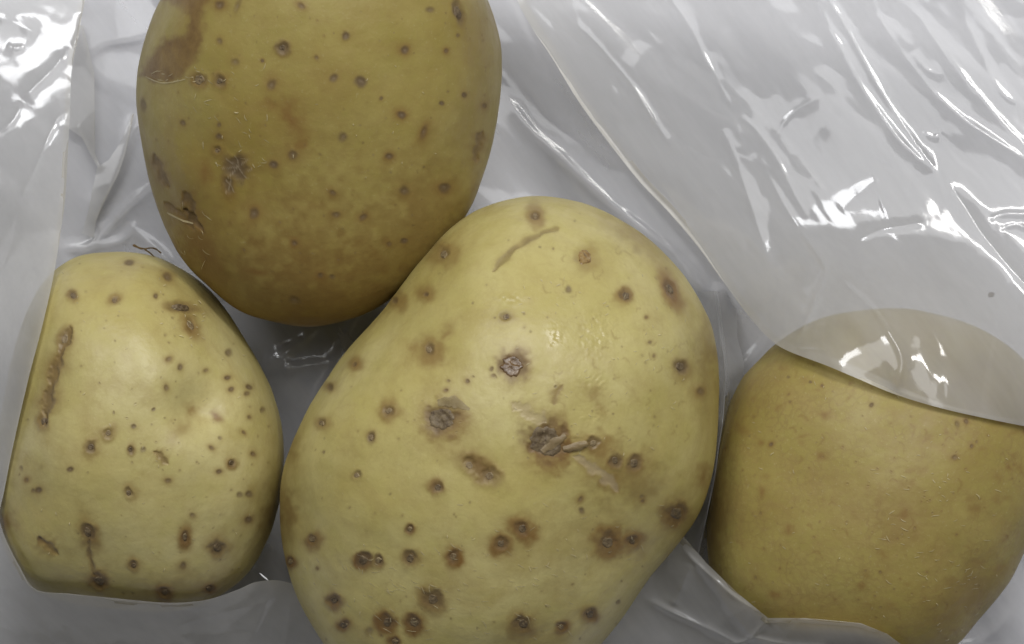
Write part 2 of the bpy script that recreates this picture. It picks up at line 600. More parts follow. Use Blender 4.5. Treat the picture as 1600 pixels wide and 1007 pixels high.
        for _ in range(8):
            pad = np.pad(E, 1, constant_values=np.nan)
            nb = np.stack([pad[:-2, 1:-1], pad[2:, 1:-1], pad[1:-1, :-2], pad[1:-1, 2:]])
            cnt = (~np.isnan(nb)).sum(0)
            m = np.isnan(E) & (cnt >= 1)
            E[m] = np.nanmin(nb[:, m], 0)
        self.E = np.where(np.isnan(E), 0.0, E)

    def surf(self, px, py, lift=0.0):
        """world points on the skin under photo pixels, lifted along the normal"""
        z = raster_sample(self.E, px, py)
        e = 4.0
        zx = (raster_sample(self.E, px + e, py) - raster_sample(self.E, px - e, py)) / (2 * e * PXM)
        zy = -(raster_sample(self.E, px, py + e) - raster_sample(self.E, px, py - e)) / (2 * e * PXM)
        x, y = unproj(px, py, z)
        n = np.stack([-np.clip(zx, -4, 4), -np.clip(zy, -4, 4), np.ones_like(z)], -1)
        n /= np.linalg.norm(n, axis=-1, keepdims=True)
        return np.stack([x, y, z], -1) + n * np.asarray(lift)[..., None]

    def part(self, name, W, nr, nc, mat, wrap=False, caps=False):
        o = self.root.location
        V = W.reshape(-1, 3) - np.array([o.x, o.y, o.z])
        me = face_up(grid_mesh(name, V, nr, nc, wrap=wrap))
        ob = bpy.data.objects.new(name, me)
        me.materials.append(mat)
        col.objects.link(ob)
        ob.parent = self.root
        return ob

    def add_scab(self, x, y, rx, ry, ang, kind, raise_):
        nr, nc = 9, 26
        big = max(rx, ry) > 15
        if big:
            nr, nc = 16, 48
        sd = int(x * 13 + y * 7)
        t = np.linspace(0, 2 * np.pi, nc, endpoint=False)[None, :]
        u = np.linspace(0.02, 1, nr)[:, None]
        edge = 1 + 0.14 * vnoise(np.cos(t) * 1.8 + sd, np.sin(t) * 1.8, t * 0, sd) + 0.12 * vnoise(np.cos(t) * 5 + sd, np.sin(t) * 5, t * 0, sd + 1)
        lx, ly = u * edge * np.cos(t) * rx, u * edge * np.sin(t) * ry
        c, s = math.cos(math.radians(ang)), math.sin(math.radians(ang))
        gx, gy = x + lx * c - ly * s, y + lx * s + ly * c
        prof = (1 - u ** 3) * np.ones_like(t)
        rough = fbm(gx / 8.0, gy / 8.0, gx * 0 + sd, 2, sd)
        lift = raise_ * (prof * (0.9 + 0.55 * rough) + 0.15 * np.cos(u * 9)) - 0.00004 - 0.0002 * smooth(0.8, 1.0, u)
        W = self.surf(gx, gy, lift)
        self.part('scab', W, nr, nc, {'grey': M_scab_grey, 'dark': M_scab_dark, 'wet': M_scab_wet, 'tan': M_scab_tan}[kind], wrap=True)

    def flake(self, pts, widths, lifts, mat=None, curl=0.0, n=18, m=7, sd=0):
        """peeled ribbon of skin along a pixel polyline; lifts in mm"""
        L = resample(pts, n)
        t = np.linspace(0, 1, n)
        wd = np.interp(t, np.linspace(0, 1, len(widths)), widths)
        lf = np.interp(t, np.linspace(0, 1, len(lifts)), lifts) * 1e-3
        tx = np.gradient(L[:, 0])
        ty = np.gradient(L[:, 1])
        ln = np.hypot(tx, ty) + 1e-9
        v = np.linspace(-1, 1, m)[None, :]
        jag = 1 + 0.30 * vnoise(L[:, 0:1] / 6 + v * 3, L[:, 1:2] / 6, L[:, 0:1] * 0 + sd, 5)
        gx = L[:, 0:1] - (ty / ln)[:, None] * v * wd[:, None] * jag
        gy = L[:, 1:2] + (tx / ln)[:, None] * v * wd[:, None] * jag
        lift = lf[:, None] + curl * 1e-3 * v ** 2 + 0.00006 * fbm(gx / 6, gy / 6, gx * 0 + sd, 2, 3)
        self.part('skin_flake', self.surf(gx, gy, lift), n, m, mat or M_flake)

    def flecks(self, regions, seed):
        """countless tiny raised curls of cork and skin, joined"""
        r = np.random.default_rng(seed)
        V, F = [], []
        o = self.root.location
        for (x0, y0, x1, y1, cnt, lmin, lmax, ang, spread) in regions:
            for _ in range(cnt):
                x, y = r.uniform(x0, x1), r.uniform(y0, y1)
                if not raster_sample(self.inside.astype(float), x, y) > 0.99:
                    continue
                a = math.radians(ang + r.normal(0, spread))
                Ln, wd = r.uniform(lmin, lmax), r.uniform(0.4, 0.8)
                bend = r.normal(0, 0.35)
                n = 6
                t = np.linspace(-.5, .5, n)
                bx = x + Ln * t * math.cos(a) - bend * Ln * (t * t) * math.sin(a)
                by = y + Ln * t * math.sin(a) + bend * Ln * (t * t) * math.cos(a)
                ww = wd * np.sqrt(np.clip(1 - (2 * t) ** 2, 0.05, 1))
                gx = np.stack([bx - math.sin(a) * ww, bx + math.sin(a) * ww], 1)
                gy = np.stack([by + math.cos(a) * ww, by - math.cos(a) * ww], 1)
                lift = (0.00005 + r.uniform(0.00003, 0.00022) * (1 - (2 * t) ** 2))[:, None] * np.array([[0.85, 1.0]])
                W = self.surf(gx, gy, lift) - np.array([o.x, o.y, o.z])
                b = len(V)
                V.extend(map(tuple, W.reshape(-1, 3)))
                for i in range(n - 1):
                    F.append((b + 2 * i, b + 2 * i + 1, b + 2 * i + 3, b + 2 * i + 2))
        if not V:
            return
        me = bpy.data.meshes.new('skin_flecks')
        me.from_pydata(V, [], F)
        me.materials.append(M_fleck)
        ob = bpy.data.objects.new('skin_flecks', me)
        col.objects.link(ob)
        ob.parent = self.root
        ob['kind'] = 'stuff'


def sprinkle(p, n, box, rmin, rmax, seed, dark=(0.25, 0.7), halo=0.2):
    r = np.random.default_rng(seed)
    for _ in range(n):
        p.dot(r.uniform(box[0], box[2]), r.uniform(box[1], box[3]), r.uniform(rmin, rmax), dark=r.uniform(*dark), halo=halo)


# --- the large middle potato
mid = Potato('largest potato, pale yellow and dotted with many brown scabs, in the middle',
             skin_material('skin_middle', (0.575, 0.505, 0.218), (0.46, 0.38, 0.115), (0.455, 0.395, 0.115), 0.42, 0.0, 0.3),
             [(830, 306), (880, 312), (935, 328), (985, 356), (1035, 398), (1075, 445), (1100, 490), (1113, 530), (1120, 590), (1121, 650), (1118, 700),
              (1110, 750), (1093, 800), (1060, 850), (1015, 905), (970, 965), (930, 1012), (880, 1058), (800, 1092), (700, 1098), (600, 1075), (530, 1030),
              (490, 980), (460, 925), (443, 860), (437, 800), (440, 740), (455, 690), (480, 640), (510, 595), (550, 540), (590, 495), (625, 450), (660, 405),
              (700, 360), (740, 330), (785, 312)],
             (785, 690), 0.0385, 330, 760, 1.98, 3, tilt=(0.000, 0.006), lump=0.8,
             dents=[(690, 655, 26, 0.35), (855, 692, 34, 0.5), (560, 740, 60, 0.35), (560, 650, 30, -0.15), (750, 737, 38, 0.25)])
p = mid
for a in [(693, 397, 9, 27), (666, 460, 4, 19), (617, 470, 5, 20), (670, 546, 8, 25), (554, 570, 4, 13), (517, 605, 5, 12), (607, 642, 8, 20), (502, 661, 7, 15),
          (836, 337, 8, 28), (978, 462, 11, 17), (1063, 573, 11, 21), (684, 762, 10, 16), (640, 827, 7, 10), (487, 843, 9, 16), (567, 876, 13, 18), (591, 876, 9, 12),
          (641, 873, 11, 17), (708, 870, 9, 17), (783, 850, 10, 20), (816, 827, 12, 24), (677, 937, 15, 28), (522, 938, 11, 17), (537, 977, 10, 14), (605, 973, 13, 21),
          (647, 973, 14, 19), (617, 1003, 9, 14), (927, 693, 9, 15), (961, 720, 11, 15), (991, 724, 11, 15), (950, 848, 17, 30), (988, 846, 10, 24), (1057, 803, 16, 24),
          (922, 960, 10, 17), (877, 980, 8, 14), (817, 975, 14, 24), (453, 878, 7, 11)]:
    x, y, r, hr = a
    light = (x, y) in ((693, 397), (487, 843), (502, 661))
    p.lesion(x, y, r, hr, halo=0.75 if y > 760 else 0.6, dark=0.55 if light else 0.72, scab=None if r < 6 else ('grey' if light or r < 10 else 'dark'),
             hry=hr * (0.55 if (x, y) == (836, 337) else 0.95))
p.lesion(1047, 452, 8, 18, ry=16, ang=-25, scab='dark')
p.lesion(579, 684, 6, 10, ry=9, ang=10, halo=0.4, scab='grey')
p.lesion(557, 743, 7, 10, halo=0.35, dark=0.45, scab='grey')
p.lesion(791, 495, 9, 12, halo=0.5, dark=0.45, scab='grey')
p.lesion(914, 402, 14, 18, ry=15, halo=0.55, dark=0.12, scab='tan', size=0.85, raise_=0.0003)
p.lesion(800, 573, 23, 32, halo=0.7, dark=0.7, scab='wet', size=0.85, raise_=0.0003)
p.lesion(690, 655, 27, 38, halo=0.65, dark=0.7, scab='dark', size=0.8, raise_=0.00022)
p.lesion(750, 737, 38, 46, ry=16, hry=26, ang=32, halo=0.7, dark=0.25, scab=None)
p.lesion(733, 727, 11, 14, halo=0.3, dark=0.4, scab='grey')
p.lesion(765, 744, 12, 14, halo=0.3, dark=0.5, scab='grey')
p.lesion(853, 690, 34, 42, ry=30, ang=30, halo=0.75, dark=0.75, scab='dark', size=0.85, raise_=0.00025)
p.stain(697, 522, 10, 22, 35, 0.45)
p.scar([(771, 425), (790, 401), (815, 381), (845, 366), (874, 357)], 6, dark=0.5, halo=0.35, pale=0.0, depth=0.0002, hw=1.6)
p.scar([(866, 632), (868, 615), (880, 603)], 6, dark=0.22, halo=0.55, hw=2, depth=0.00003)
p.stain(936, 635, 12, 30, -20, 0.3)
p.scar([(805, 630), (826, 643), (850, 660)], 12, dark=0.0, halo=0.3, pale=0.3, depth=0.00012)
p.scar([(900, 714), (925, 732), (948, 748), (966, 770)], 10, dark=0.0, halo=0.45, pale=0.4, depth=0.0001)
p.stain(925, 615, 26, 18, 30, 0.35)
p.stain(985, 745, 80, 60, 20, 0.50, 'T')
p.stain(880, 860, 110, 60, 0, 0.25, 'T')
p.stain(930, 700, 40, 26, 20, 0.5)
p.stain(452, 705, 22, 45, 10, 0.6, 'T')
p.stain(447, 800, 20, 80, 0, 0.7, 'T')  # shade beside the left potato, painted in as brown
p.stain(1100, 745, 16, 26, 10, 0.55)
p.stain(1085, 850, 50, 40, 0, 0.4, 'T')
p.stain(990, 372, 80, 24, 35, 0.45, 'T')  # browner rim skin with the rim shading painted in
p.stain(1105, 560, 26, 110, 0, 0.5, 'T')  # right rim: falloff of light painted in along with its brown
for a in [(888, 453, 6), (1095, 612, 6), (909, 798, 6), (1004, 783, 3), (971, 908, 2.2), (966, 941, 4), (576, 986, 7), (1010, 496, 3), (1015, 535, 3), (1022, 556, 3),
          (730, 596, 4), (701, 595, 3), (697, 610, 3), (768, 577, 4), (771, 587, 4), (868, 604, 3), (496, 888, 2.5), (505, 707, 2.5), (1003, 776, 4), (907, 780, 4)]:
    p.dot(*a, dark=0.6, halo=0.3)
sprinkle(p, 130, (480, 330, 1090, 1000), 1.2, 2.4, 5, (0.15, 0.5), 0.12)
r_ = np.random.default_rng(4)
for _ in range(36):          # thin corky threads on the upper right shoulder
    x, y, a = r_.uniform(860, 1080), r_.uniform(360, 700), r_.uniform(0, 6.28)
    l = r_.uniform(8, 20)
    p.scar([(x, y), (x + l * .5 * math.cos(a), y + l * .5 * math.sin(a)), (x + l * math.cos(a + .7), y + l * math.sin(a + .7))], 1.3, dark=0.08, halo=0.22, depth=0.0, hw=1.8)
for a in [(938, 520, 30, 46, 0.95), (868, 525, 16, 22, 0.8), (790, 468, 22, 10, 0.8), (935, 600, 30, 18, 0.8), (905, 690, 40, 14, 0.6), (930, 650, 24, 14, 0.7)]:
    p.stain(a[0], a[1], a[2], a[3], 10, a[4], 'W', 1.2)
k = p.vis
wetfine = fbm(p.px / 5.5, p.py / 5.5, p.px * 0, 2, 77)
p.disp += p.wear[..., 2] * 0.00007 * wetfine
p.build()
p.flake([(846, 706), (862, 694), (884, 681)], [5, 8, 4], [0.25, 0.45, 0.2], M_flake, curl=-0.15, sd=2)
p.flake([(880, 703), (900, 698), (916, 693)], [4, 7, 5], [0.3, 0.6, 0.7], M_flake, curl=-0.3, sd=3)
p.flake([(684, 630), (708, 628), (734, 640)], [5, 9, 2], [0.05, 0.25, 0.05], M_flake_thin, sd=6)
p.flecks([(560, 850, 900, 1000, 90, 6, 16, 25, 25), (640, 780, 1060, 900, 30, 5, 12, 20, 40), (800, 430, 1080, 720, 60, 4, 9, 30, 70), (470, 850, 600, 960, 16, 5, 12, 60, 30)], 8)

# --- the upper potato
top = Potato('olive-yellow potato cut off by the upper edge of the picture, with small brown dots',
             skin_material('skin_top', (0.405, 0.332, 0.108), (0.285, 0.210, 0.045), (0.305, 0.25, 0.052), 0.44, 0.03, 1.7),
             [(505, -205), (610, -185), (700, -110), (752, -25), (776, 40), (785, 110), (777, 190), (758, 260), (735, 322), (692, 392), (640, 444), (580, 486), (520, 507),
              (470, 512), (410, 500), (360, 478), (315, 440), (285, 405), (262, 362), (242, 310), (228, 255), (219, 200), (216, 150), (222, 105), (238, 50), (262, 0),
              (300, -85), (350, -150), (420, -192)],
             (500, 150), 0.0360, 310, 700, 1.98, 8, tilt=(0.0, 0.020), lump=0.9, dents=[(300, 330, 40, 0.5), (455, 190, 45, 0.25)])
p = top
for a in [(344, 8, 7), (471, 9, 6), (343, 64, 6), (441, 75, 10), (540, 57, 7), (632, 77, 7), (425, 132, 8), (522, 122, 7), (563, 128, 8), (286, 192, 4.5), (342, 195, 4),
          (342, 213, 5), (535, 214, 7), (458, 243, 7), (427, 258, 6), (626, 180, 7), (690, 162, 4.5), (608, 244, 5.5), (397, 333, 8), (520, 302, 6), (632, 298, 8),
          (525, 336, 5.5), (568, 340, 6), (695, 294, 8), (460, 380, 5.5), (501, 431, 5), (519, 432, 5), (461, 469, 8), (608, 382, 5), (632, 377, 5), (595, 154, 3),
          (715, 56, 3.5), (697, 80, 3.5), (672, 16, 6), (725, 148, 4), (757, 165, 4), (410, 95, 3), (495, 90, 4)]:
    p.dot(*a, dark=0.8, halo=0.4)
p.dot(367, 98, 8, dark=0.35, halo=0.5)
p.lesion(311, 125, 11, 15, dark=0.4, halo=0.5, scab='grey', size=0.8)
p.lesion(343, 127, 9, 16, dark=0.7, halo=0.6, scab='dark')
p.lesion(441, 75, 9, 14, dark=0.6, halo=0.5, scab='dark')
p.dot(662, 206, 5, 12, 20, 0.7, 0.4)
p.dot(224, 165, 5, 11, 0, 0.7, 0.4)
p.dot(371, 10, 5, 12, 25, 0.4, 0.5)
p.lesion(716, 20, 8, 12, ry=22, ang=-18, dark=0.65, halo=0.4, scab='dark')
p.lesion(370, 262, 21, 26, ry=21, dark=1.0, halo=0.5, scab=None)
p.lesion(357, 292, 9, 14, ry=13, dark=0.8, halo=0.4, scab=None)
for L in ([(350, 247), (360, 254), (372, 262)], [(372, 262), (381, 255), (391, 247)], [(372, 262), (379, 272), (388, 281)], [(372, 262), (362, 272), (353, 284)],
          [(347, 264), (360, 263), (372, 262)], [(372, 262), (371, 252), (366, 243)], [(360, 272), (360, 288), (352, 303)], [(353, 284), (362, 292), (366, 302)], [(385, 268), (392, 266), (395, 260)]):
    p.scar(L, 1.2, dark=0.0, halo=0.0, pale=0.34, depth=-0.00005)
p.lesion(339, 236, 7, 11, dark=0.35, halo=0.4, scab='grey')
p.stain(320, 272, 14, 26, 10, 0.5)
p.stain(455, 185, 20, 42, -30, 0.6)
p.stain(470, 225, 14, 24, 10, 0.5)
p.stain(425, 165, 25, 14, 20, 0.4)
p.stain(400, 425, 26, 6, 5, 0.6)
p.scar([(241, 243), (249, 268), (262, 292)], 7, dark=0.6, halo=0.5)
p.scar([(286, 302), (293, 316), (300, 335)], 9, dark=0.75, halo=0.6)
p.scar([(283, 330), (300, 346), (314, 362)], 7, dark=0.85, halo=0.7, depth=0.0006)
p.scar([(256, 318), (280, 338), (300, 360)], 5, dark=0.4, halo=0.6)
p.scar([(752, 205), (748, 230), (742, 255)], 7, dark=0.5, halo=0.5)
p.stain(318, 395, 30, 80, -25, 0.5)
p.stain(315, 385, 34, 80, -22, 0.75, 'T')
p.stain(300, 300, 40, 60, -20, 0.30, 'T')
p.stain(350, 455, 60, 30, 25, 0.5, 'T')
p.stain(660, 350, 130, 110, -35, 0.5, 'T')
p.stain(480, 520, 290, 200, 0, 0.78, 'T', 1.0)  # mostly shade painted into the lower end, over browner skin
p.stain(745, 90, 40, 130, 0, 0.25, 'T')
p.patch([(255, -25), (332, -25), (326, 30), (318, 82), (302, 110), (288, 128), (255, 133), (214, 126), (212, 108), (228, 84), (246, 62), (262, 52), (282, 50), (288, 35), (282, 18), (266, 10), (252, 12)], 0.9, 15)
p.stain(262, 70, 9, 12, 0, 0.5)
sprinkle(p, 130, (230, 0, 770, 500), 1.1, 2.3, 9, (0.12, 0.45), 0.12)
p.stain(560, 60, 120, 45, 0, 0.35, 'W', 1.2)
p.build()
p.flecks([(300, 100, 420, 260, 34, 5, 14, 60, 45), (280, 320, 330, 420, 10, 8, 18, 60, 20), (400, 40, 720, 320, 14, 3, 7, 30, 80), (230, 110, 320, 130, 14, 4, 10, 0, 20)], 18)
p.flake([(262, 332), (285, 342), (303, 350)], [1.0, 1.6, 1.0], [0.1, 0.5, 0.2], M_fleck, n=10, m=3)
p.flake([(228, 120), (255, 130), (290, 124)], [0.6, 1.0, 0.7], [0.05, 0.12, 0.06], M_fleck, n=14, m=3)

# --- the left potato
left = Potato('small pale potato at the left with its lower and left rims tucked under film',
              skin_material('skin_left', (0.575, 0.507, 0.235), (0.47, 0.392, 0.135), (0.47, 0.41, 0.13), 0.40, 0.0, 3.1),
              [(180, 393), (235, 398), (280, 418), (320, 448), (355, 488), (385, 533), (410, 580), (430, 632), (440, 690), (441, 745), (432, 800), (415, 850), (388, 896),
               (350, 930), (300, 950), (240, 956), (160, 948), (95, 935), (50, 915), (15, 868), (-3, 810), (-6, 750), (2, 690), (15, 610), (28, 545), (48, 480),
               (80, 432), (125, 402)],
              (215, 680), 0.0300, 290, 620, 1.98, 14, tilt=(0.0, 0.004), lump=0.8,
              dents=[(312, 634, 44, 2.8), (288, 712, 42, -0.8), (330, 645, 20, 0.3), (50, 790, 40, 0.4), (150, 860, 30, 0.2)])
p = left
for a in [(202, 411, 7), (243, 463, 4.5), (262, 433, 7), (357, 551, 6.5), (264, 562, 5.5), (281, 573, 4.5), (323, 577, 3.5), (260, 605, 4.5), (357, 590, 4.5), (364, 607, 4.5),
          (390, 604, 5), (386, 614, 4.5), (390, 652, 3.5), (381, 676, 3.5), (410, 640, 4.5), (208, 666, 5), (224, 703, 5.5), (262, 750, 5), (341, 737, 4.5), (110, 733, 5),
          (300, 806, 5), (286, 884, 6), (375, 773, 5.5), (389, 773, 6), (388, 812, 6), (62, 842, 4.5), (33, 732, 4), (41, 751, 4), (58, 768, 5), (50, 768, 4), (345, 685, 3.5),
          (395, 710, 4), (330, 700, 3.5), (178, 645, 3), (240, 640, 3)]:
    p.dot(*a, dark=0.7, halo=0.3)
for a in [(179, 469, 8, 13), (169, 677, 8, 15), (142, 699, 9, 17), (204, 703, 7, 11), (362, 723, 7.5, 13), (201, 771, 7, 16), (340, 856, 11, 20), (209, 884, 7.5, 15), (257, 926, 7.5, 15),
          (327, 921, 7, 13), (155, 908, 12, 20), (114, 462, 7, 10)]:
    lightm = a[:2] in ((169, 677), (179, 469))
    p.lesion(*a, dark=0.35 if lightm else 0.65, halo=0.6, scab='grey' if lightm else 'dark')
p.lesion(137, 832, 10, 20, ry=15, ang=-20, dark=0.75, halo=0.7, scab='dark')
p.lesion(289, 840, 6, 13, ry=11, dark=0.7, halo=0.7, scab='dark')
p.lesion(282, 481, 26, 32, ry=9, ang=8, dark=0.6, halo=0.6, scab='dark', raise_=0.0004)
p.lesion(298, 508, 8, 13, ry=15, ang=-30, dark=0.3, halo=0.5, scab='grey')
p.scar([(108, 515), (98, 545), (84, 578), (77, 620), (67, 665)], 10, dark=0.62, halo=0.65, depth=0.0004)
p.lesion(101, 530, 9, 13, ry=16, ang=18, dark=0.4, halo=0.5, scab='grey')
p.lesion(68, 658, 8, 12, ry=12, ang=10, dark=0.4, halo=0.6, scab='dark')
p.scar([(139, 845), (140, 870), (148, 900)], 4, dark=0.6, halo=0.5)
p.scar([(240, 706), (252, 715), (262, 724)], 6, dark=0.35, halo=0.6)
p.scar([(62, 842), (75, 855), (88, 866)], 7, dark=0.4, halo=0.6)
p.stain(345, 648, 12, 12, 0, 0.65)
p.stain(310, 640, 20, 16, 20, 0.45)
p.stain(285, 670, 40, 16, -40, 0.30)  # shaded flank of the dent, painted as a brown band
p.stain(10, 815, 16, 24, 0, 0.6)
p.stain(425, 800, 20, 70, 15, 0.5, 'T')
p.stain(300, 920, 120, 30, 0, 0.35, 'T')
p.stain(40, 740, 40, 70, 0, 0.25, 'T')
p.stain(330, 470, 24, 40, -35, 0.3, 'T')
sprinkle(p, 110, (20, 410, 430, 940), 1.1, 2.3, 15, (0.12, 0.45), 0.12)
p.stain(270, 510, 60, 60, 0, 0.3, 'W', 1.2)
p.build()
p.flecks([(250, 470, 320, 530, 16, 4, 9, 10, 60), (60, 420, 400, 900, 40, 3, 7, 30, 90)], 28)
# dry rootlet on its upper rim
for pts, wds in (([(208, 383), (222, 389), (240, 388), (252, 396)], 1.7), ([(226, 390), (236, 397), (246, 408)], 1.2)):
    L = resample(pts, 14)
    wv = []
    zz = np.interp(np.linspace(0, 1, 14), [0, .5, 1], [0.0345, 0.033, 0.031]) + 0.0015
    for i in range(14):
        x, y = unproj(L[i, 0], L[i, 1], zz[i])
        rr = wds * PXM * (1.1 - 0.5 * i / 14) * (1 + .2 * math.sin(i * 2.1))
        for j in range(6):
            an = j / 6 * 2 * math.pi
            wv.append((x + rr * math.cos(an) * .6, y + rr * math.cos(an) * .8, zz[i] + rr * math.sin(an)))
    p.part('rootlet', np.array(wv), 14, 6, M_root, wrap=True)

# --- the right potato
right = Potato('ochre potato at the right, half covered by plastic, with rough flecked skin',
               skin_material('skin_right', (0.38, 0.312, 0.098), (0.30, 0.228, 0.056), (0.335, 0.28, 0.066), 0.54, 0.30, 5.3),
               [(1213, 536), (1260, 507), (1320, 488), (1400, 482), (1480, 494), (1550, 522), (1605, 568), (1640, 640), (1645, 720), (1628, 790), (1602, 845), (1572, 908),
                (1525, 968), (1485, 1012), (1430, 1045), (1350, 1058), (1270, 1045), (1190, 1005), (1140, 955), (1112, 900), (1106, 850), (1108, 800), (1114, 750),
                (1123, 695), (1138, 640), (1160, 592), (1190, 558)],
               (1375, 770), 0.0265, 300, 660, 2.1, 23, tilt=(0.001, 0.003), lump=0.7)
p = right
for a in [(1232, 589, 2.6), (1266, 597, 2.6), (1284, 603, 2), (1492, 714, 4.5), (1496, 663, 4.5), (1510, 658, 4), (1362, 633, 4), (1205, 694, 3), (1518, 697, 3)]:
    p.dot(*a, dark=0.8, halo=0.35)
for a in [(1283, 715, 13, 11), (1231, 830, 11, 12), (1188, 690, 8, 7), (1190, 770, 8, 12), (1290, 648, 9, 8), (1410, 805, 12, 10), (1345, 915, 12, 8), (1210, 930, 10, 8), (1575, 730, 9, 9)]:
    p.stain(*a, 0, 0.5)
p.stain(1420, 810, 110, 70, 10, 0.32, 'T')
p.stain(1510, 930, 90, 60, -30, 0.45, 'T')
p.stain(1115, 800, 24, 140, 0, 0.55, 'T')  # left rim: brown skin and its shading, painted together
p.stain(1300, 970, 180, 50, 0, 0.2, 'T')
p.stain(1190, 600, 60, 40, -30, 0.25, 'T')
sprinkle(p, 150, (1120, 550, 1600, 1000), 1.0, 2.6, 25, (0.05, 0.35), 0.2)
r_ = np.random.default_rng(43)
for _ in range(60):
    p.stain(r_.uniform(1120, 1600), r_.uniform(560, 1000), r_.uniform(5, 16), r_.uniform(4, 10), r_.uniform(-40, 40), r_.uniform(.12, .32))
r_ = np.random.default_rng(41)
for _ in range(45):
    x, y, a = r_.uniform(1130, 1600), r_.uniform(570, 1000), r_.normal(0.2, 0.7)
    l = r_.uniform(8, 24)
    p.scar([(x, y), (x + l * .5 * math.cos(a), y + l * .5 * math.sin(a)), (x + l * math.cos(a + .6), y + l * math.sin(a + .6))], 1.8, dark=0.06, halo=r_.uniform(.1, .35), depth=0.00001, hw=1.8)
p.build()
p.flecks([(1120, 560, 1600, 1000, 70, 3, 8, 15, 50), (1360, 730, 1560, 920, 46, 5, 14, 15, 25), (1450, 880, 1560, 1000, 20, 4, 9, -40, 25)], 38)


# ------------------------------------------------------------------ plastic film
def facets(px, py, spacing, amp, seed, box, aniso=(1, 1, 0)):
    """crumpled sheet: flat facets between random fold points (mm)"""
    r = np.random.default_rng(seed)
    sx, sy, ang = aniso
    c, s = math.cos(math.radians(ang)), math.sin(math.radians(ang))
    u, v = (px * c + py * s) / sx, (-px * s + py * c) / sy
    u0, u1, v0, v1 = u.min() - spacing, u.max() + spacing, v.min() - spacing, v.max() + spacing
    pts = []
    y = v0
    while y < v1 + spacing:
        x = u0
        while x < u1 + spacing:
            pts.append(Vector((x + r.uniform(-.48, .48) * spacing, y + r.uniform(-.48, .48) * spacing)))
            x += spacing
        y += spacing
    V, _, F, *_ = geometry.delaunay_2d_cdt(pts, [], [], 0, 1e-6)
    V = np.array([tuple(q) for q in V])
    hz = r.normal(0, amp, len(V))
    step = 2.0
    gw, gh = int((u1 - u0) / step) + 2, int((v1 - v0) / step) + 2
    G = np.zeros((gh, gw))
    for f in F:
        a, b, d = [(V[i] - (u0, v0)) / step for i in f[:3]]
        x0, x1 = max(int(min(a[0], b[0], d[0])), 0), min(int(max(a[0], b[0], d[0])) + 1, gw - 1)
        y0, y1 = max(int(min(a[1], b[1], d[1])), 0), min(int(max(a[1], b[1], d[1])) + 1, gh - 1)
        if x1 < x0 or y1 < y0:
            continue
        X, Y = np.meshgrid(np.arange(x0, x1 + 1), np.arange(y0, y1 + 1))
        den = (b[1] - d[1]) * (a[0] - d[0]) + (d[0] - b[0]) * (a[1] - d[1])
        if abs(den) < 1e-9:
            continue
        l1 = ((b[1] - d[1]) * (X - d[0]) + (d[0] - b[0]) * (Y - d[1])) / den
        l2 = ((d[1] - a[1]) * (X - d[0]) + (a[0] - d[0]) * (Y - d[1])) / den
        l3 = 1 - l1 - l2
        k = (l1 > -1e-3) & (l2 > -1e-3) & (l3 > -1e-3)
        z = l1 * hz[f[0]] + l2 * hz[f[1]] + l3 * hz[f[2]]
        sub = G[y0:y1 + 1, x0:x1 + 1]
        sub[k] = z[k]
    for _ in range(3):
        G[1:-1, 1:-1] = (G[1:-1, 1:-1] * 4 + G[:-2, 1:-1] + G[2:, 1:-1] + G[1:-1, :-2] + G[1:-1, 2:]) / 8
    fx, fy = (u - u0) / step, (v - v0) / step
    ix, iy = np.clip(fx.astype(int), 0, gw - 2), np.clip(fy.astype(int), 0, gh - 2)
    a, b = fx - ix, fy - iy
    return G[iy, ix] * (1 - a) * (1 - b) + G[iy, ix + 1] * a * (1 - b) + G[iy + 1, ix] * (1 - a) * b + G[iy + 1, ix + 1] * a * b


def crease(px, py, pts, wl, wr, rnd=0.25, taper=0.12, curve=True, amp=0.30):
    """raised fold along a polyline of (px, py, height mm); wl / wr widths in px on its two sides"""
    P = np.array(pts, float)
    L = resample(P, 40, curve=curve)
    d, t, s = polydist(px, py, L)
    hh = np.interp(t, np.linspace(0, 1, 40), L[:, 2])
    end = smooth(0, taper, t) * smooth(0, taper, 1 - t)
    jit = 1 + 0.12 * vnoise(t * 9, t * 0, t * 0, int(P[0, 0]))
    wd = np.where(s > 0, wl, wr) * 0.58
    u = d / wd
    prof = np.exp(-(np.sqrt(u * u + rnd * rnd) - rnd))
    prof = np.where(u > 4, prof * 0, prof - np.exp(-4.0))
    return amp * hh * np.clip(prof, 0, 1) * end * jit


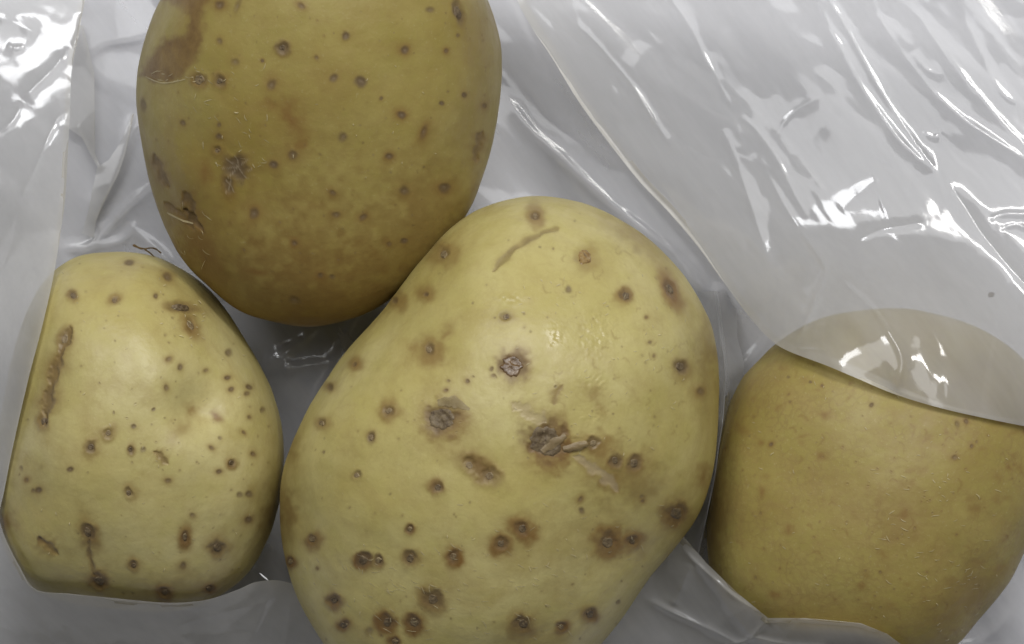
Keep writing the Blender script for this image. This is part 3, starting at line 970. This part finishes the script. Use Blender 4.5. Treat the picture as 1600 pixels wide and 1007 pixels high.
def membrane(obst, floor, iters, pull, fixed=None, lift=0.0006):
    """film stretched over an obstacle: solved coarse first so that it hangs as a wide tent"""
    full = np.maximum(obst + lift, floor)
    q = 4
    hh, ww = RH // q * q, RW // q * q
    low = full[:hh, :ww].reshape(hh // q, q, ww // q, q).max((1, 3))
    far = np.zeros_like(low, bool)
    val = low * 0 + floor
    if fixed is not None:
        gy, gx = np.mgrid[0:low.shape[0], 0:low.shape[1]]
        far, val = fixed(gx * q * RASTER + RX0, gy * q * RASTER + RY0)
    z = np.maximum(low, np.where(far, val, 0.016))
    for _ in range(2500):
        zn = z.copy()
        zn[1:-1, 1:-1] = 0.25 * (z[:-2, 1:-1] + z[2:, 1:-1] + z[1:-1, :-2] + z[1:-1, 2:]) - pull
        z = np.where(far, val, np.maximum(zn, low))
    Y, X = np.mgrid[0:RH, 0:RW]
    fy, fx = np.clip((Y - 1.5) / q, 0, z.shape[0] - 1.001), np.clip((X - 1.5) / q, 0, z.shape[1] - 1.001)
    iy, ix = fy.astype(int), fx.astype(int)
    a, b = fy - iy, fx - ix
    z = z[iy, ix] * (1 - a) * (1 - b) + z[iy + 1, ix] * a * (1 - b) + z[iy, ix + 1] * (1 - a) * b + z[iy + 1, ix + 1] * a * b
    base = full
    z = np.maximum(z, base)
    for _ in range(iters):
        zn = z.copy()
        zn[1:-1, 1:-1] = 0.25 * (z[:-2, 1:-1] + z[2:, 1:-1] + z[1:-1, :-2] + z[1:-1, 2:]) - pull * 0.06
        z = np.maximum(zn, base)
    return z


def sheet(name, parent, inner, outer, nu, nv, zfun, mat, lip=0.0, lipdrop=0.0006, pw=1.25, curl=0.0, inner_curve=True):
    A = resample(inner, nu, curve=inner_curve)
    B = resample(outer, nu, curve=False)
    t = np.linspace(0, 1, nv)[:, None] ** pw
    px = A[None, :, 0] * (1 - t) + B[None, :, 0] * t
    py = A[None, :, 1] * (1 - t) + B[None, :, 1] * t
    z = zfun(px, py)
    dist = np.hypot(px - A[None, :, 0], py - A[None, :, 1])
    z = z + curl * np.exp(-dist / 9.0)
    X, Y = unproj(px, py, z)
    o = parent.location if parent else Vector((0, 0, 0))
    V = np.stack([X - o.x, Y - o.y, z - o.z], -1).reshape(-1, 3)
    me = face_up(grid_mesh(name, V, px.shape[0], nu))
    ob = bpy.data.objects.new(name, me)
    me.materials.append(mat)
    col.objects.link(ob)
    if parent:
        ob.parent = parent
    if lip > 0:         # the turned-under hem: a second narrow layer along the edge
        dx, dy = B[:, 0] - A[:, 0], B[:, 1] - A[:, 1]
        ln = np.hypot(dx, dy) + 1e-9
        lw = lip * (0.75 + 0.45 * vnoise(np.linspace(0, 7, nu), np.zeros(nu), np.zeros(nu), 3))
        f = np.linspace(0, 1, 6)[:, None]
        gx, gy = A[None, :, 0] + (dx / ln * lw)[None] * f, A[None, :, 1] + (dy / ln * lw)[None] * f
        gz = zfun(gx, gy) - lipdrop * smooth(0, 0.5, f) - 0.00003
        X, Y = unproj(gx, gy, gz)
        V = np.stack([X - o.x, Y - o.y, gz - o.z], -1).reshape(-1, 3)
        hm = bpy.data.objects.new('hem', face_up(grid_mesh('hem', V, 6, nu)))
        hm.data.materials.append(M_hem)
        col.objects.link(hm)
        hm.parent = ob
    return ob


# bag lying under everything and rising over the right-hand potato
bx, by = unproj(1300, 300, 0)
bag = empty('plastic_bag', (bx, by, 0.0), 'large crumpled clear plastic bag spread under the potatoes and over the right one', 'plastic bag')

# footprints: the lowest sheet lies flat where the potatoes rest
FOOT = [(785, 690, 300, 350), (500, 150, 260, 330), (215, 680, 200, 250), (1375, 770, 230, 260)]


def z_back(px, py):
    z = 0.9 + facets(px, py, 80, 0.35, 3, None, (1, 3.0, -36)) + 0.12 * facets(px, py, 34, 0.5, 5, None, (1, 2.5, -40))
    CR = [([(775, 125, 0), (800, 165, 1.2), (835, 208, 1.8), (880, 250, 1.6), (960, 322, 1.2), (1060, 402, 1.2), (1120, 470, 0.8)], 26, 15),
          ([(830, 190, 0), (900, 265, 1.0), (985, 350, 1.0), (1060, 420, 0.6)], 22, 30),
          ([(500, 505, 0.4), (470, 535, 1.6), (440, 556, 2.0), (412, 572, 1.4)], 9, 11),
          ([(405, 578, 0.8), (450, 576, 1.6), (500, 570, 1.2), (560, 555, 0.4)], 8, 14),
          ([(450, 560, 1.2), (446, 575, 1.0), (455, 590, 0.4)], 7, 7),
          ([(610, 440, 1.0), (555, 500, 3.0), (520, 590, 3.0), (480, 680, 1.5)], 14, 40),
          ([(216, 180, 0.4), (200, 235, 1.2), (178, 290, 1.4), (150, 345, 1.0)], 20, 6),
          ([(245, 280, 0.4), (200, 320, 1.0), (150, 375, 1.4), (115, 400, 1.0)], 8, 12),
          ([(215, 340, 0.6), (190, 375, 1.0), (140, 385, 1.2), (95, 388, 1.0)], 8, 10),
          ([(260, 330, 0.6), (285, 380, 1.4), (335, 450, 1.8), (350, 470, 1.0)], 7, 9),
          ([(205, 355, 0.5), (240, 385, 1.2), (268, 415, 1.0)], 8, 8),
          ([(262, 40, 0), (210, 58, 0.9), (160, 68, 0.9), (130, 90, 0.4)], 26, 10),
          ([(1200, 520, 0.4), (1160, 570, 1.6), (1135, 590, 1.8)], 6, 8),
          ([(1120, 440, 0.6), (1128, 490, 1.6), (1150, 545, 1.4)], 7, 9),
          ([(1050, 400, 0.4), (1085, 440, 1.2), (1130, 470, 1.0)], 8, 10),
          ([(1240, 980, .5), (1500, 1010, 1.2), (1600, 930, .8)], 20, 16)]
    for pts, a, b in CR:
        z = z + crease(px, py, pts, a, b)
    flat = np.zeros_like(px)
    for (cx, cy, rx, ry) in FOOT:
        flat = np.maximum(flat, 1 - smooth(0.35, 0.85, np.hypot((px - cx) / rx, (py - cy) / ry)))
    z = z * (1 - flat) + 0.45 * flat
    return np.maximum(z, 0.25) * 1e-3


sheet('back_sheet', bag, [(-90, -90), (1690, -90)], [(-90, 1097), (1690, 1097)], 500, 340, z_back, M_film_back, pw=1.0, inner_curve=False)

EDGE_R = [(795, -90), (800, -40), (808, 0), (832, 45), (862, 90), (905, 160), (955, 228), (1000, 285), (1045, 332), (1090, 385), (1130, 440), (1175, 500), (1205, 532), (1232, 549),
          (1290, 571), (1340, 592), (1400, 617), (1470, 638), (1540, 654), (1610, 668), (1690, 682)]


def hold_right(px, py):
    """where the front sheet is held: low along its free left edge, loosely puffed up at the far borders"""
    ex = np.interp(py, [q[1] for q in EDGE_R[:13]], [q[0] for q in EDGE_R[:13]])
    leftof = (px < ex - 10) & (py < 500)
    border = (py < -235) | (px > 1755)
    return leftof | border, np.where(leftof, 0.023, 0.023 + 0.014 * smooth(0, 760, px - ex))


MB_R = membrane(right.R, 0.0040, 60, 0.0, hold_right)


def z_right(px, py):
    z0 = raster_sample(MB_R, px, py) * 1e3 + 5.0 * np.exp(-((px - 1410) / 210) ** 2 - ((py - 500) / 85) ** 2)
    z = 0.35 + facets(px, py, 62, 0.20, 21, None, (1, 5.0, -36)) + facets(px, py, 30, 0.07, 22, None, (1, 3.0, -44)) + facets(px, py, 17, 0.045, 24, None, (1, 2.0, -30)) + facets(px, py, 90, 0.12, 23, None, (1, 1.3, 20))
    CR = [([(1262, -60, 1.4), (1275, 0, 1.5), (1300, 50, 1.5), (1342, 130, 1.9), (1400, 212, 2.2), (1440, 252, 2.0), (1472, 280, 1.0)], 24, 17),
          ([(1475, 278, 0.8), (1505, 320, 1.7), (1540, 372, 2.2), (1610, 452, 2.4), (1690, 540, 2.0)], 20, 15),
          ([(1280, -60, 0.5), (1297, 0, 0.9), (1332, 62, 0.9), (1382, 152, 0.9), (1430, 222, 0.9), (1470, 276, 0.6)], 9, 9),
          ([(1020, -60, 0.8), (1050, 0, 0.9), (1075, 36, 1.0), (1110, 105, 1.2), (1150, 182, 0.9)], 22, 8),
          ([(1155, 182, 0.6), (1178, 200, 1.0), (1212, 245, 1.2), (1240, 300, 1.0), (1265, 345, 0.5)], 16, 10),
          ([(1185, 245, 0.2), (1222, 315, 0.8), (1245, 352, 1.0), (1268, 384, 1.8), (1288, 415, 2.2), (1284, 442, 2.4), (1268, 485, 2.2), (1240, 543, 1.2)], 12, 11),
          ([(1288, 400, 0.6), (1320, 442, 1.4), (1360, 480, 2.2), (1392, 522, 2.6), (1410, 568, 2.2), (1396, 616, 1.0)], 15, 11),
          ([(1340, -60, 0.6), (1380, 40, 0.8), (1440, 122, 1.0), (1500, 182, 1.5), (1540, 210, 1.7), (1600, 248, 1.6), (1690, 300, 1.4)], 24, 12),
          ([(1380, -60, 0.6), (1460, 60, 1.0), (1530, 150, 1.4), (1600, 228, 1.4), (1690, 310, 1.0)], 30, 16),
          ([(1478, -60, 1.0), (1500, 10, 1.4), (1530, 80, 1.5), (1566, 145, 1.0), (1610, 170, 0.6)], 14, 26),
          ([(1125, 190, 0.3), (1145, 240, 0.9), (1170, 310, 1.1), (1205, 425, 0.6)], 12, 18),
          ([(890, 30, 0.3), (925, 60, 0.9), (965, 105, 1.0), (1000, 150, 0.8), (1030, 205, 0.5)], 10, 9),
          ([(985, 130, 0.2), (1010, 170, 0.9), (1050, 230, 0.5)], 9, 7),
          ([(1335, 378, 0.3), (1375, 360, 0.9), (1420, 352, 0.8), (1450, 348, 0.3)], 10, 14),
          ([(1310, 330, 0.3), (1345, 300, 0.7), (1375, 278, 0.3)], 26, 18),
          ([(1540, 345, 0.5), (1570, 335, 1.2), (1600, 335, 1.3), (1650, 330, 0.6)], 14, 12),
          ([(1560, 360, 0.4), (1590, 352, 1.0), (1620, 370, 0.6)], 8, 8),
          ([(1425, 80, 0.3), (1450, 110, 0.9), (1475, 118, 0.3)], 12, 8),
          ([(1440, 205, 0.3), (1460, 215, 0.9), (1475, 200, 0.3)], 9, 9),
          ([(1210, 220, 0.2), (1235, 180, 0.7), (1285, 150, 0.3)], 9, 9),
          ([(1240, 545, 0.2), (1260, 546, 0.6), (1290, 548, 0.2)], 5, 5),
          ([(1480, 470, 0.2), (1540, 510, 0.7), (1610, 560, 0.5)], 18, 22),
          ([(1150, 420, 0.2), (1230, 405, 0.6), (1280, 430, 0.3)], 20, 20),
          ([(880, -40, 0.6), (905, 40, 0.8), (930, 50, 0.3)], 20, 16)]
    for pts, a, b in CR:
        z = z + crease(px, py, pts, a, b)
    return z0 * 1e-3 + np.maximum(z, 0.1) * 1e-3


sheet('front_sheet', bag, EDGE_R, [(796, -90.5), (1690, -91), (1690, 681)], 560, 420, z_right, M_film, lip=16, lipdrop=0.0003, pw=1.2)

# lower strip of the same bag, tucked between the middle and the right potato and round its foot
MB_B = membrane(np.where(np.arange(RH)[:, None] * RASTER + RY0 > 700, right.R, 0), 0.0200, 60, 0.000005)


def z_low(px, py):
    z0 = raster_sample(MB_B, px, py) * 1e3
    z = z0
    z = z + 0.5 + facets(px, py, 60, 0.40, 31, None, (1, 2.0, 35)) + facets(px, py, 20, 0.06, 32, None, (1, 1.8, 35))
    CR = [([(1062, 852, 0.5), (1085, 878, 1.3), (1115, 905, 1.5), (1150, 935, 1.3), (1195, 964, 0.8)], 12, 9),
          ([(1000, 932, 0.3), (1028, 946, 1.4), (1060, 962, 1.5), (1110, 985, 1.3), (1160, 1010, 0.8)], 14, 10),
          ([(1120, 1012, 0.4), (1160, 1004, 1.2), (1182, 998, 1.4), (1220, 1006, 1.2), (1300, 1012, 0.8)], 8, 8),
          ([(1200, 966, 0.8), (1250, 968, 1.0), (1300, 972, 1.1), (1345, 976, 1.0), (1380, 990, 0.8)], 6, 8),
          ([(1080, 880, 0.4), (1065, 920, 1.0), (1050, 950, 0.8)], 14, 12),
          ([(1200, 970, .5), (1185, 985, 1.2), (1170, 1003, .6)], 8, 8)]
    for pts, a, b in CR:
        z = z + crease(px, py, pts, a, b, amp=0.62)
    return z * 1e-3


EDGE_B = [(1000, 800), (1040, 812), (1064, 834), (1084, 857), (1105, 881), (1150, 925), (1200, 966), (1260, 966), (1345, 974), (1385, 990), (1412, 1010), (1450, 1050), (1480, 1100)]
sheet('lower_sheet', bag, EDGE_B, [(880, 1000), (930, 1100), (1479, 1101)], 320, 160, z_low, M_film_veil, lip=13, lipdrop=0.0003, pw=1.1, inner_curve=False)

# upright fold of film standing in the gap between the middle and the right potato
fl = resample([(1118, 455), (1126, 520), (1133, 590), (1131, 640), (1124, 695), (1116, 750), (1105, 805), (1093, 860), (1086, 905)], 90)
tt = np.linspace(0, 1, 90)
zr = np.interp(tt, [0, .2, .45, .75, 1], [0.010, 0.024, 0.033, 0.031, 0.020])
rows = []
for i in range(90):
    x0, y0 = unproj(fl[i, 0], fl[i, 1], zr[i])
    row = []
    for v in np.linspace(-1, 1, 17):
        a = abs(v)
        dx = v * (0.0010 + 0.0035 * a)
        row.append((x0 + dx + 0.0003 * math.sin(i * .35) * a, y0, zr[i] - 0.0135 * a ** 1.15 + 0.0004 * math.sin(i * .5 + v * 3) * a))
    rows.append(row)
V = np.array(rows).reshape(-1, 3) - np.array([bx, by, 0])
ob = bpy.data.objects.new('upright_fold', face_up(grid_mesh('upright_fold', V, 90, 17)))
ob.data.materials.append(M_film)
col.objects.link(ob)
ob.parent = bag

# second bag wrapped round the left potato
lx, ly = unproj(60, 960, 0)
bag2 = empty('plastic_bag', (lx, ly, 0.0), 'clear plastic film folded along the left edge and under the small pale potato', 'plastic bag')
MB_L = membrane(left.R, 0.0150, 60, 0.000004)


def z_left(px, py):
    z0 = raster_sample(MB_L, px, py) * 1e3
    z = 0.7 + facets(px, py, 110, 0.35, 41, None, (1, 2.0, 118)) + 0.14 * facets(px, py, 36, 0.5, 42, None, (1, 1.6, 110)) + facets(px, py, 18, 0.045, 44, None, (1, 1.6, 100))
    CR = [([(128, 20, 0.6), (122, 55, 1.2), (112, 78, 0.5)], 8, 8),
          ([(112, 70, 0.6), (85, 105, 1.6), (62, 128, 2.0), (35, 155, 1.2)], 12, 16),
          ([(34, 158, 0.8), (22, 185, 1.6), (0, 205, 2.0), (-40, 230, 1.6)], 10, 14),
          ([(108, 175, 0.5), (92, 182, 1.2), (75, 215, 1.4), (52, 270, 1.2), (30, 310, 0.6)], 9, 9),
          ([(30, 300, 0.6), (60, 308, 0.7), (100, 310, 0.5)], 8, 12),
          ([(-30, 20, 0.3), (20, 35, 0.8), (60, 55, 0.5)], 16, 12),
          ([(10, 70, 0.3), (24, 76, 1.2), (38, 72, 0.3)], 8, 7),
          ([(30, 330, .4), (15, 390, .9), (-5, 430, .6)], 8, 10),
          ([(130, 960, .3), (220, 945, .8), (300, 950, .7), (360, 945, .3)], 7, 12),
          ([(-30, 925, .4), (30, 922, .8), (70, 935, .3)], 8, 14),
          ([(250, 990, .3), (320, 965, .9), (400, 945, .7), (450, 925, .3)], 14, 16),
          ([(370, 1040, .4), (400, 980, 1.2), (420, 930, .8), (425, 880, .3)], 12, 22),
          ([(440, 1040, .4), (450, 980, 1.2), (455, 930, .4)], 16, 12)]
    for pts, a, b in CR:
        z = z + crease(px, py, pts, a, b, amp=0.28)
    return z0 * 1e-3 + np.maximum(z, 0.1) * 1e-3


EDGE_L = [(138, -90), (136, -20), (128, 25), (122, 60), (112, 110), (109, 180), (106, 240), (102, 310), (95, 360), (84, 430), (66, 510), (45, 590), (22, 690), (6, 770), (-1, 805),
          (8, 840), (30, 884), (56, 921), (110, 928), (180, 935), (260, 942), (320, 938), (368, 923), (400, 910), (440, 908), (480, 925), (530, 970), (570, 1030), (600, 1100)]
sheet('wrapped_sheet', bag2, EDGE_L, [(-90, -90), (-91, 400), (-92, 1000), (-92, 1100), (599, 1101)], 620, 150, z_left, M_film_veil, lip=10, lipdrop=0.0003, pw=1.1)

# loose folded flap of that film between the left edge and the upper potato
FL = [(134, 20), (128, 55), (138, 95), (146, 115), (147, 180), (147, 245), (168, 256), (188, 225), (207, 180)]


def z_flap(px, py):
    z = 2.6 + facets(px, py, 60, 0.5, 51, None)
    for pts, a, b in [([(118, 190, .3), (130, 220, 1.0), (148, 250, 1.2), (158, 270, .6)], 8, 6), ([(206, 180, .4), (197, 230, 1.2), (185, 268, 1.2), (158, 330, .6)], 5, 9)]:
        z = z + crease(px, py, pts, a, b)
    return z * 1e-3


sheet('loose_flap', bag2, [(130, 40), (140, 85), (147, 115), (148, 180), (148, 240), (160, 268)], [(112, 40), (108, 110), (107, 160), (106, 200), (128, 215), (152, 262)], 90, 30, z_flap, M_film_veil, lip=4, lipdrop=0.0004, pw=1.0, inner_curve=False)
sheet('loose_flap', bag2, [(210, 178), (204, 205), (196, 240), (186, 270), (168, 305), (150, 345), (146, 372)], [(206, 178), (190, 220), (170, 250), (152, 262), (146, 290), (138, 330), (128, 365)], 90, 30, z_flap, M_film_veil, lip=4, lipdrop=0.0004, pw=1.0, inner_curve=False)

# ------------------------------------------------------------------ specks lying on the film
def speck(name, px, py, z, rx, ry, ang, mat, label, cat):
    n = 10
    x, y = unproj(px, py, z)
    c, sn = math.cos(math.radians(ang)), math.sin(math.radians(ang))
    vs_ = []
    for i in range(7):
        la = -math.pi / 2 + math.pi * (i + .15) / 6.3
        for j in range(n):
            lo = 2 * math.pi * j / n
            k = 1 + 0.2 * math.sin(j * 2.3 + i * 1.7 + px)
            u, v = rx * PXM * math.cos(la) * math.cos(lo) * k, ry * PXM * math.cos(la) * math.sin(lo) * k
            vs_.append((u * c - v * sn, u * sn + v * c, min(rx, ry) * PXM * (math.sin(la) + 1)))
    ob = link(name, face_up(grid_mesh(name, np.array(vs_), 7, n, wrap=True, caps=True)), mat)
    ob.location = (x, y, z)
    ob['label'] = label
    ob['category'] = cat


M_grit = scab_material('soil_grit', (0.10, 0.075, 0.05), (0.20, 0.16, 0.12), 0.7)
M_fibre = flake_material('white_fibre', (0.85, 0.85, 0.86), (0.80, 0.80, 0.82), 0.0)


speck('soil_speck', 1548, 461, float(raster_sample(MB_R, 1548, 461)) + 0.0016, 5, 4, 20, M_grit, 'tiny dark soil speck on the film above the right potato', 'soil speck')
speck('white_fibre', 413, 902, float(raster_sample(MB_L, 413, 902)) + 0.0016, 9, 1.3, -40, M_fibre, 'short white fibre beside the lower right of the small pale potato', 'fibre')
